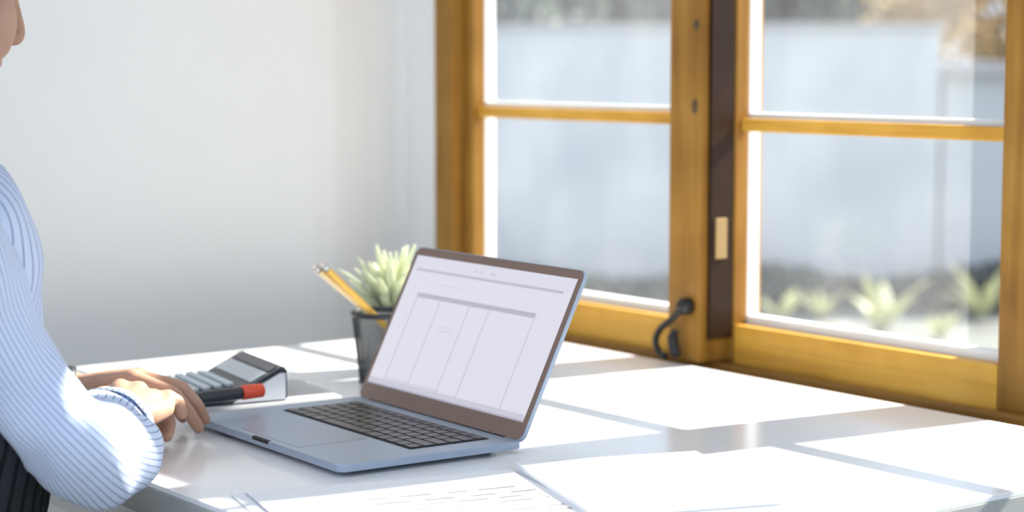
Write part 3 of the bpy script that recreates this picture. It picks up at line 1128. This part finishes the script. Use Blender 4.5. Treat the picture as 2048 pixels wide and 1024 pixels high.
# dark layer painting the shirt's deep shade, and trousers in the same cloth
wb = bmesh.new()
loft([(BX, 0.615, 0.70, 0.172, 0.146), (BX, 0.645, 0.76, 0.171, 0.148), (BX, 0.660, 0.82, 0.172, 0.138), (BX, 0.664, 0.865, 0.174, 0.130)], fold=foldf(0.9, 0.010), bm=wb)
obj('shirt_shade_layer', wb, 'trousers', person, smooth=True)['label'] = 'lower part of the striped shirt, its shade put into a dark colour'
tbm = bmesh.new()
loft([(BX, 0.520, 0.50, 0.172, 0.138), (BX, 0.555, 0.58, 0.174, 0.138), (BX, 0.600, 0.66, 0.168, 0.138), (BX, 0.622, 0.71, 0.164, 0.136)],
     fold=foldf(0.9, 0.012), bm=tbm)
for s in (-1, 1):
    loft([(BX + s * 0.085, 0.50, 0.56, 0.096, 0.096), (BX + s * 0.105, 0.70, 0.566, 0.090, 0.090), (BX + s * 0.12, 0.93, 0.56, 0.075, 0.075),
          (BX + s * 0.12, 0.97, 0.50, 0.072, 0.072), (BX + s * 0.12, 0.94, 0.34, 0.072, 0.072), (BX + s * 0.12, 0.91, 0.11, 0.062, 0.062)],
         fold=foldf(0.5 + s, 0.03), bm=tbm)
tr = obj('trousers', tbm, 'trousers', person, smooth=True)
tr['label'] = 'dark pinstriped trousers'
for s in (-1, 1):
    b = loft([(BX + s * 0.12, 0.845, 0.045, 0.038, 0.042), (BX + s * 0.12, 0.89, 0.048, 0.044, 0.047), (BX + s * 0.125, 0.99, 0.043, 0.046, 0.042), (BX + s * 0.13, 1.07, 0.034, 0.046, 0.033), (BX + s * 0.13, 1.115, 0.028, 0.028, 0.020)], n=28)
    obj('shoe', b, 'calc', person, smooth=True)
# hair, eyes, lashes
hb = bmesh.new()
ball(hp(0, -0.022, 0.042), (0.083, 0.092, 0.082), bm=hb)
ball(hp(0, -0.075, -0.02), (0.070, 0.045, 0.075), bm=hb)
ball(hp(0, -0.125, 0.03), (0.045, 0.042, 0.045), bm=hb)
bmesh.ops.rotate(hb, cent=HC, matrix=HROT, verts=hb.verts)
obj('hair', hb, 'hair', person, smooth=True)['label'] = 'dark hair tied back'
M['eye'] = mat('eye_white', (0.8, 0.78, 0.75), 0.2)
M['iris'] = mat('iris', (0.06, 0.03, 0.015), 0.15)
for s in (-1, 1):
    eb = bmesh.new()
    ball(hp(s * 0.031, 0.068, 0.006), 0.0125, bm=eb)
    bmesh.ops.rotate(eb, cent=HC, matrix=HROT, verts=eb.verts)
    e = obj('eye', eb, 'eye', person, smooth=True)
    ib = bmesh.new()
    ball(hp(s * 0.031, 0.0775, 0.004), (0.0058, 0.0034, 0.0058), bm=ib)
    bmesh.ops.rotate(ib, cent=HC, matrix=HROT, verts=ib.verts)
    obj('iris', ib, 'iris', e, smooth=True)
    lb = bmesh.new()
    for q in range(9):
        t = q / 8 - 0.5
        p0 = hp(s * 0.031 + t * 0.026, 0.0815 - 0.020 * t * t * 2, 0.0095)
        tube([p0, p0 + Vector((t * 0.004, 0.006, -0.001)), p0 + Vector((t * 0.008, 0.0105, 0.002))], [0.0007, 0.0005, 0.0002], 5, bm=lb)
    bmesh.ops.rotate(lb, cent=HC, matrix=HROT, verts=lb.verts)
    obj('eyelashes', lb, 'hair', person)
# wrist band
wd0 = Vector((-2.0655, 0.905, 0.7895))
wd1 = Vector((-2.0575, 0.9225, 0.7885))
ws = obj('watch', tube([wd0, (wd0 * 2 + wd1) / 3, (wd0 + wd1 * 2) / 3, wd1], [0.0262, 0.0272, 0.0270, 0.0258], 32, cap=False), 'watch', person, smooth=True)
md = ws.modifiers.new('t', 'SOLIDIFY')
md.thickness = 0.002
ws['label'] = 'black watch strap'
D.meshes.remove(ICO)

# chair under the person
M['chair'] = mat('chair_fabric', (0.20, 0.20, 0.21), 0.8)
ch = tag(empty('desk_chair', (BX, 0.50, 0)), 'grey chair the person sits on', 'chair')
obj('seat', prism(rrect(BX - 0.22, BX + 0.22, 0.30, 0.76, 0.05), 0.40, 0.455, bev=0.012), 'chair', ch)
b = prism(rrect(BX - 0.20, BX + 0.20, 0.245, 0.275, 0.012), 0.60, 0.92, bev=0.006)
obj('backrest', b, 'chair', ch)
for s in (-1, 1):
    obj('leg', tube([(BX + s * 0.17, 0.70, 0.41), (BX + s * 0.19, 0.73, 0.0)], 0.014, 12), 'steel', ch, smooth=True)
    obj('leg', tube([(BX + s * 0.17, 0.30, 0.92), (BX + s * 0.17, 0.27, 0.42), (BX + s * 0.19, 0.24, 0.0)], 0.014, 12), 'steel', ch, smooth=True)

# ------------------------------------------------------------------ outside
M['ground'] = mat('garden_ground', (0.17, 0.18, 0.16), 0.95, var=0.6, scale=5, bump=0.8)
M['render'] = mat('white_render', (0.53, 0.56, 0.59), 0.9, var=0.03, scale=2, bump=0.3)
M['coping'] = mat('coping_stone', (0.42, 0.41, 0.42), 0.8)
M['bark'] = mat('bark', (0.12, 0.08, 0.05), 0.9)
M['conifer'] = leaf_mat('conifer_green', (0.055, 0.085, 0.080), (0.05, 0.09, 0.06), 0.25, 0.5)
M['grey_leaf'] = leaf_mat('grey_green_leaf', (0.20, 0.24, 0.24), (0.18, 0.22, 0.18), 0.3, 0.4)
M['gold'] = leaf_mat('golden_leaf', (0.58, 0.44, 0.24), (0.66, 0.50, 0.26), 0.5, 0.3)
M['blade'] = leaf_mat('pale_blade', (0.60, 0.62, 0.42), (0.7, 0.7, 0.42), 0.4, 0.2)
gd = obj('ground', box(-30, 14, 2.1, 34, -0.3, -0.02), 'ground')
gd['kind'] = 'structure'
WRT = Vector((RT.x, RT.y, 0)).normalized()
WFW = Vector((FW.x, FW.y, 0)).normalized()
wa = math.atan2(WRT.y, WRT.x)


def at(px, depth):
    return CAM + ray(px) * depth


def oriented(b, o, ang):
    b.transform(Matrix.Translation(o) @ Matrix.Rotation(ang, 4, 'Z'))
    return b


e0 = at((1872, 590), 9.8)
e0.z = -0.02
gw = tag(empty('garden_wall', e0), 'tall white rendered garden wall seen through the window', 'wall')
obj('wall_body', oriented(box(-7.5, 0, 0, 0.22, 0, 1.345, 0.01), e0, wa), 'render', gw)
obj('coping', oriented(box(-7.52, 0.02, -0.02, 0.24, 1.345, 1.375, 0.006), e0, wa), 'coping', gw)
e1 = e0 + WFW * 0.01
lw = tag(empty('garden_wall', e1), 'lower wall with pale coping stones at the right of the tall one', 'wall')
obj('wall_body', oriented(box(0.021, 4.5, 0.02, 0.22, 0, 1.115, 0.01), e1, wa), 'render', lw)
obj('coping', oriented(box(0.021, 4.52, -0.05, 0.28, 1.115, 1.185, 0.008), e1, wa), 'coping', lw)


def leaves(bm, c, rad, n, size, rnd, droop=0.0):
    for _ in range(n):
        while True:
            v = Vector((rnd.uniform(-1, 1), rnd.uniform(-1, 1), rnd.uniform(-1, 1)))
            if 0.2 < v.length < 1:
                break
        p = Vector(c) + Vector((v.x * rad[0], v.y * rad[1], v.z * rad[2]))
        leaf(bm, p, size * rnd.uniform(0.6, 1.3), rnd)


def leaf(bm, p, s, rnd):
    d = Vector((rnd.gauss(0, 1), rnd.gauss(0, 1), rnd.gauss(0, 0.8))).normalized()
    q = d.cross(Vector((rnd.gauss(0, 1), rnd.gauss(0, 1), rnd.gauss(0, 1)))).normalized()
    a, b_, c_, e_ = p - d * s, p + q * s * 0.38, p + d * s, p - q * s * 0.38
    bm.faces.new([bm.verts.new(x) for x in (a, b_, c_, e_)])


def shrub(name, label, base, h, r, n, size, m, cat, seed, group=None):
    rnd = random.Random(seed)
    e = tag(empty(name, base), label, cat, group)
    tb_ = tube([base, base + Vector((0.03, 0.02, h * 0.5)), base + Vector((0.0, 0.0, h * 0.9))], [0.06, 0.045, 0.012], 8)
    obj('trunk', tb_, 'bark', e)
    fb = bmesh.new()
    for i in range(n):
        t = rnd.random() ** 0.8
        a = rnd.uniform(0, 2 * pi)
        rr = r * (1 - 0.55 * t) * math.sqrt(rnd.uniform(0.1, 1))
        p = base + Vector((rr * math.cos(a), rr * math.sin(a), 0.15 + t * (h - 0.15)))
        leaf(fb, p, size * rnd.uniform(0.6, 1.4), rnd)
    obj('foliage', fb, m, e)
    return e


k = 0
for px, m, lab in ((985, 'grey_leaf', 'grey-green shrub above the wall in the left pane, leftmost'),
                   (1095, 'grey_leaf', 'grey-green shrub above the wall in the middle of the left pane'),
                   (1205, 'conifer', 'dark conifer above the wall behind the left pane'),
                   (1315, 'grey_leaf', 'grey-green shrub above the wall beside the centre post'),
                   (1560, 'conifer', 'dark conifer above the wall, leftmost in the right pane'),
                   (1670, 'conifer', 'dark conifer above the wall in the middle of the right pane'),
                   (1780, 'conifer', 'dark conifer behind the golden branches')):
    p = at((px, 300), 12.4 + 1.8 * (k % 4))
    p.z = -0.02
    shrub('tree', lab, p, 3.4, 0.55, 6500, 0.075, m, 'tree', 20 + k, 'trees beyond the garden wall')
    k += 1

# golden shrub: arching sunlit branches over the lower wall
rnd = random.Random(5)
gb = at((2125, 300), 11.0)
gb.z = -0.02
gs = tag(empty('golden_shrub', gb), 'sunlit golden shrub with arching twigs at the top right of the window', 'shrub')
for i in range(46):
    a = rnd.uniform(0, 2 * pi)
    d = (WRT * math.cos(a) * 0.98 + WFW * math.sin(a) * 0.6)
    hh = rnd.uniform(1.25, 2.1)
    P = [gb + d * 0.05, gb + d * 0.25 + Vector((0, 0, hh * 0.62)), gb + d * 0.62 + Vector((0, 0, hh)), gb + d * 0.95 + Vector((0, 0, hh * 0.95)), gb + d * 1.22 + Vector((0, 0, hh * 0.80))]
    S = spline([tuple(p) for p in P], 5)
    br = obj('branch', tube(S, [0.014 - 0.011 * q / (len(S) - 1) for q in range(len(S))], 5), 'bark', gs)
    fb = bmesh.new()
    for q in range(6, len(S)):
        for _ in range(15):
            leaf(fb, Vector(S[q]) + Vector((rnd.gauss(0, .04), rnd.gauss(0, .04), rnd.gauss(0, .04))), rnd.uniform(0.022, 0.05), rnd)
    obj('twig_leaves', fb, 'gold', br, world=False).matrix_parent_inverse = Matrix.Translation(-gb)


# low garden plants near the wall foot
def strap_plant(px, dep, n, L_, wdt, label, seed, lean=0.9):
    rn = random.Random(seed)
    p = onz(px, -0.02)
    e = tag(empty('garden_plant', p), label, 'plant', 'low plants in the garden bed')
    for i in range(n):
        a = i * 2.4 + rn.uniform(-.3, .3)
        d = Vector((math.cos(a), math.sin(a), 0))
        l2 = L_ * rn.uniform(0.7, 1.1)
        le = rn.uniform(0.3, lean)
        P = [p + d * (l2 * q * math.sin(le * (0.6 + 0.7 * q))) + Vector((0, 0, l2 * q * math.cos(le * (0.6 + 0.6 * q)))) for q in (0, .25, .5, .75, 1)]
        obj('leaf', tube(P, 0, 8, ell=[(wdt * w_, wdt * w_ * 0.2 + .002) for w_ in (0.6, 0.9, 1, 0.7, 0.1)]), 'blade', e, smooth=True)


strap_plant((1760, 668), 8, 6, 0.30, 0.045, 'pale broad-leaved plant on the ground below the right pane', 1)
strap_plant((1560, 650), 8, 9, 0.18, 0.02, 'small yellowish tuft at the left below the right pane', 2)
strap_plant((1640, 640), 8, 9, 0.16, 0.02, 'small yellowish tuft against the foot of the wall', 3)
strap_plant((1880, 680), 8, 8, 0.16, 0.02, 'small pale tuft at the right below the right pane', 4)
strap_plant((1960, 640), 8, 10, 0.30, 0.018, 'grassy tuft near the right-hand stile', 5)
# low dark hedge along the wall foot
hr = random.Random(9)
hp0 = e0 - WFW * 0.30
hd = tag(empty('hedge', hp0), 'low dark hedge along the foot of the garden wall', 'hedge')
fb = bmesh.new()
for i in range(5000):
    t = hr.uniform(-3.2, 1.6)
    p = hp0 + WRT * t + WFW * hr.uniform(-0.18, 0.18) + Vector((0, 0, hr.uniform(0, 0.17 + 0.04 * math.sin(t * 5))))
    leaf(fb, p, hr.uniform(0.02, 0.05), hr)
obj('hedge_leaves', fb, 'conifer', hd)
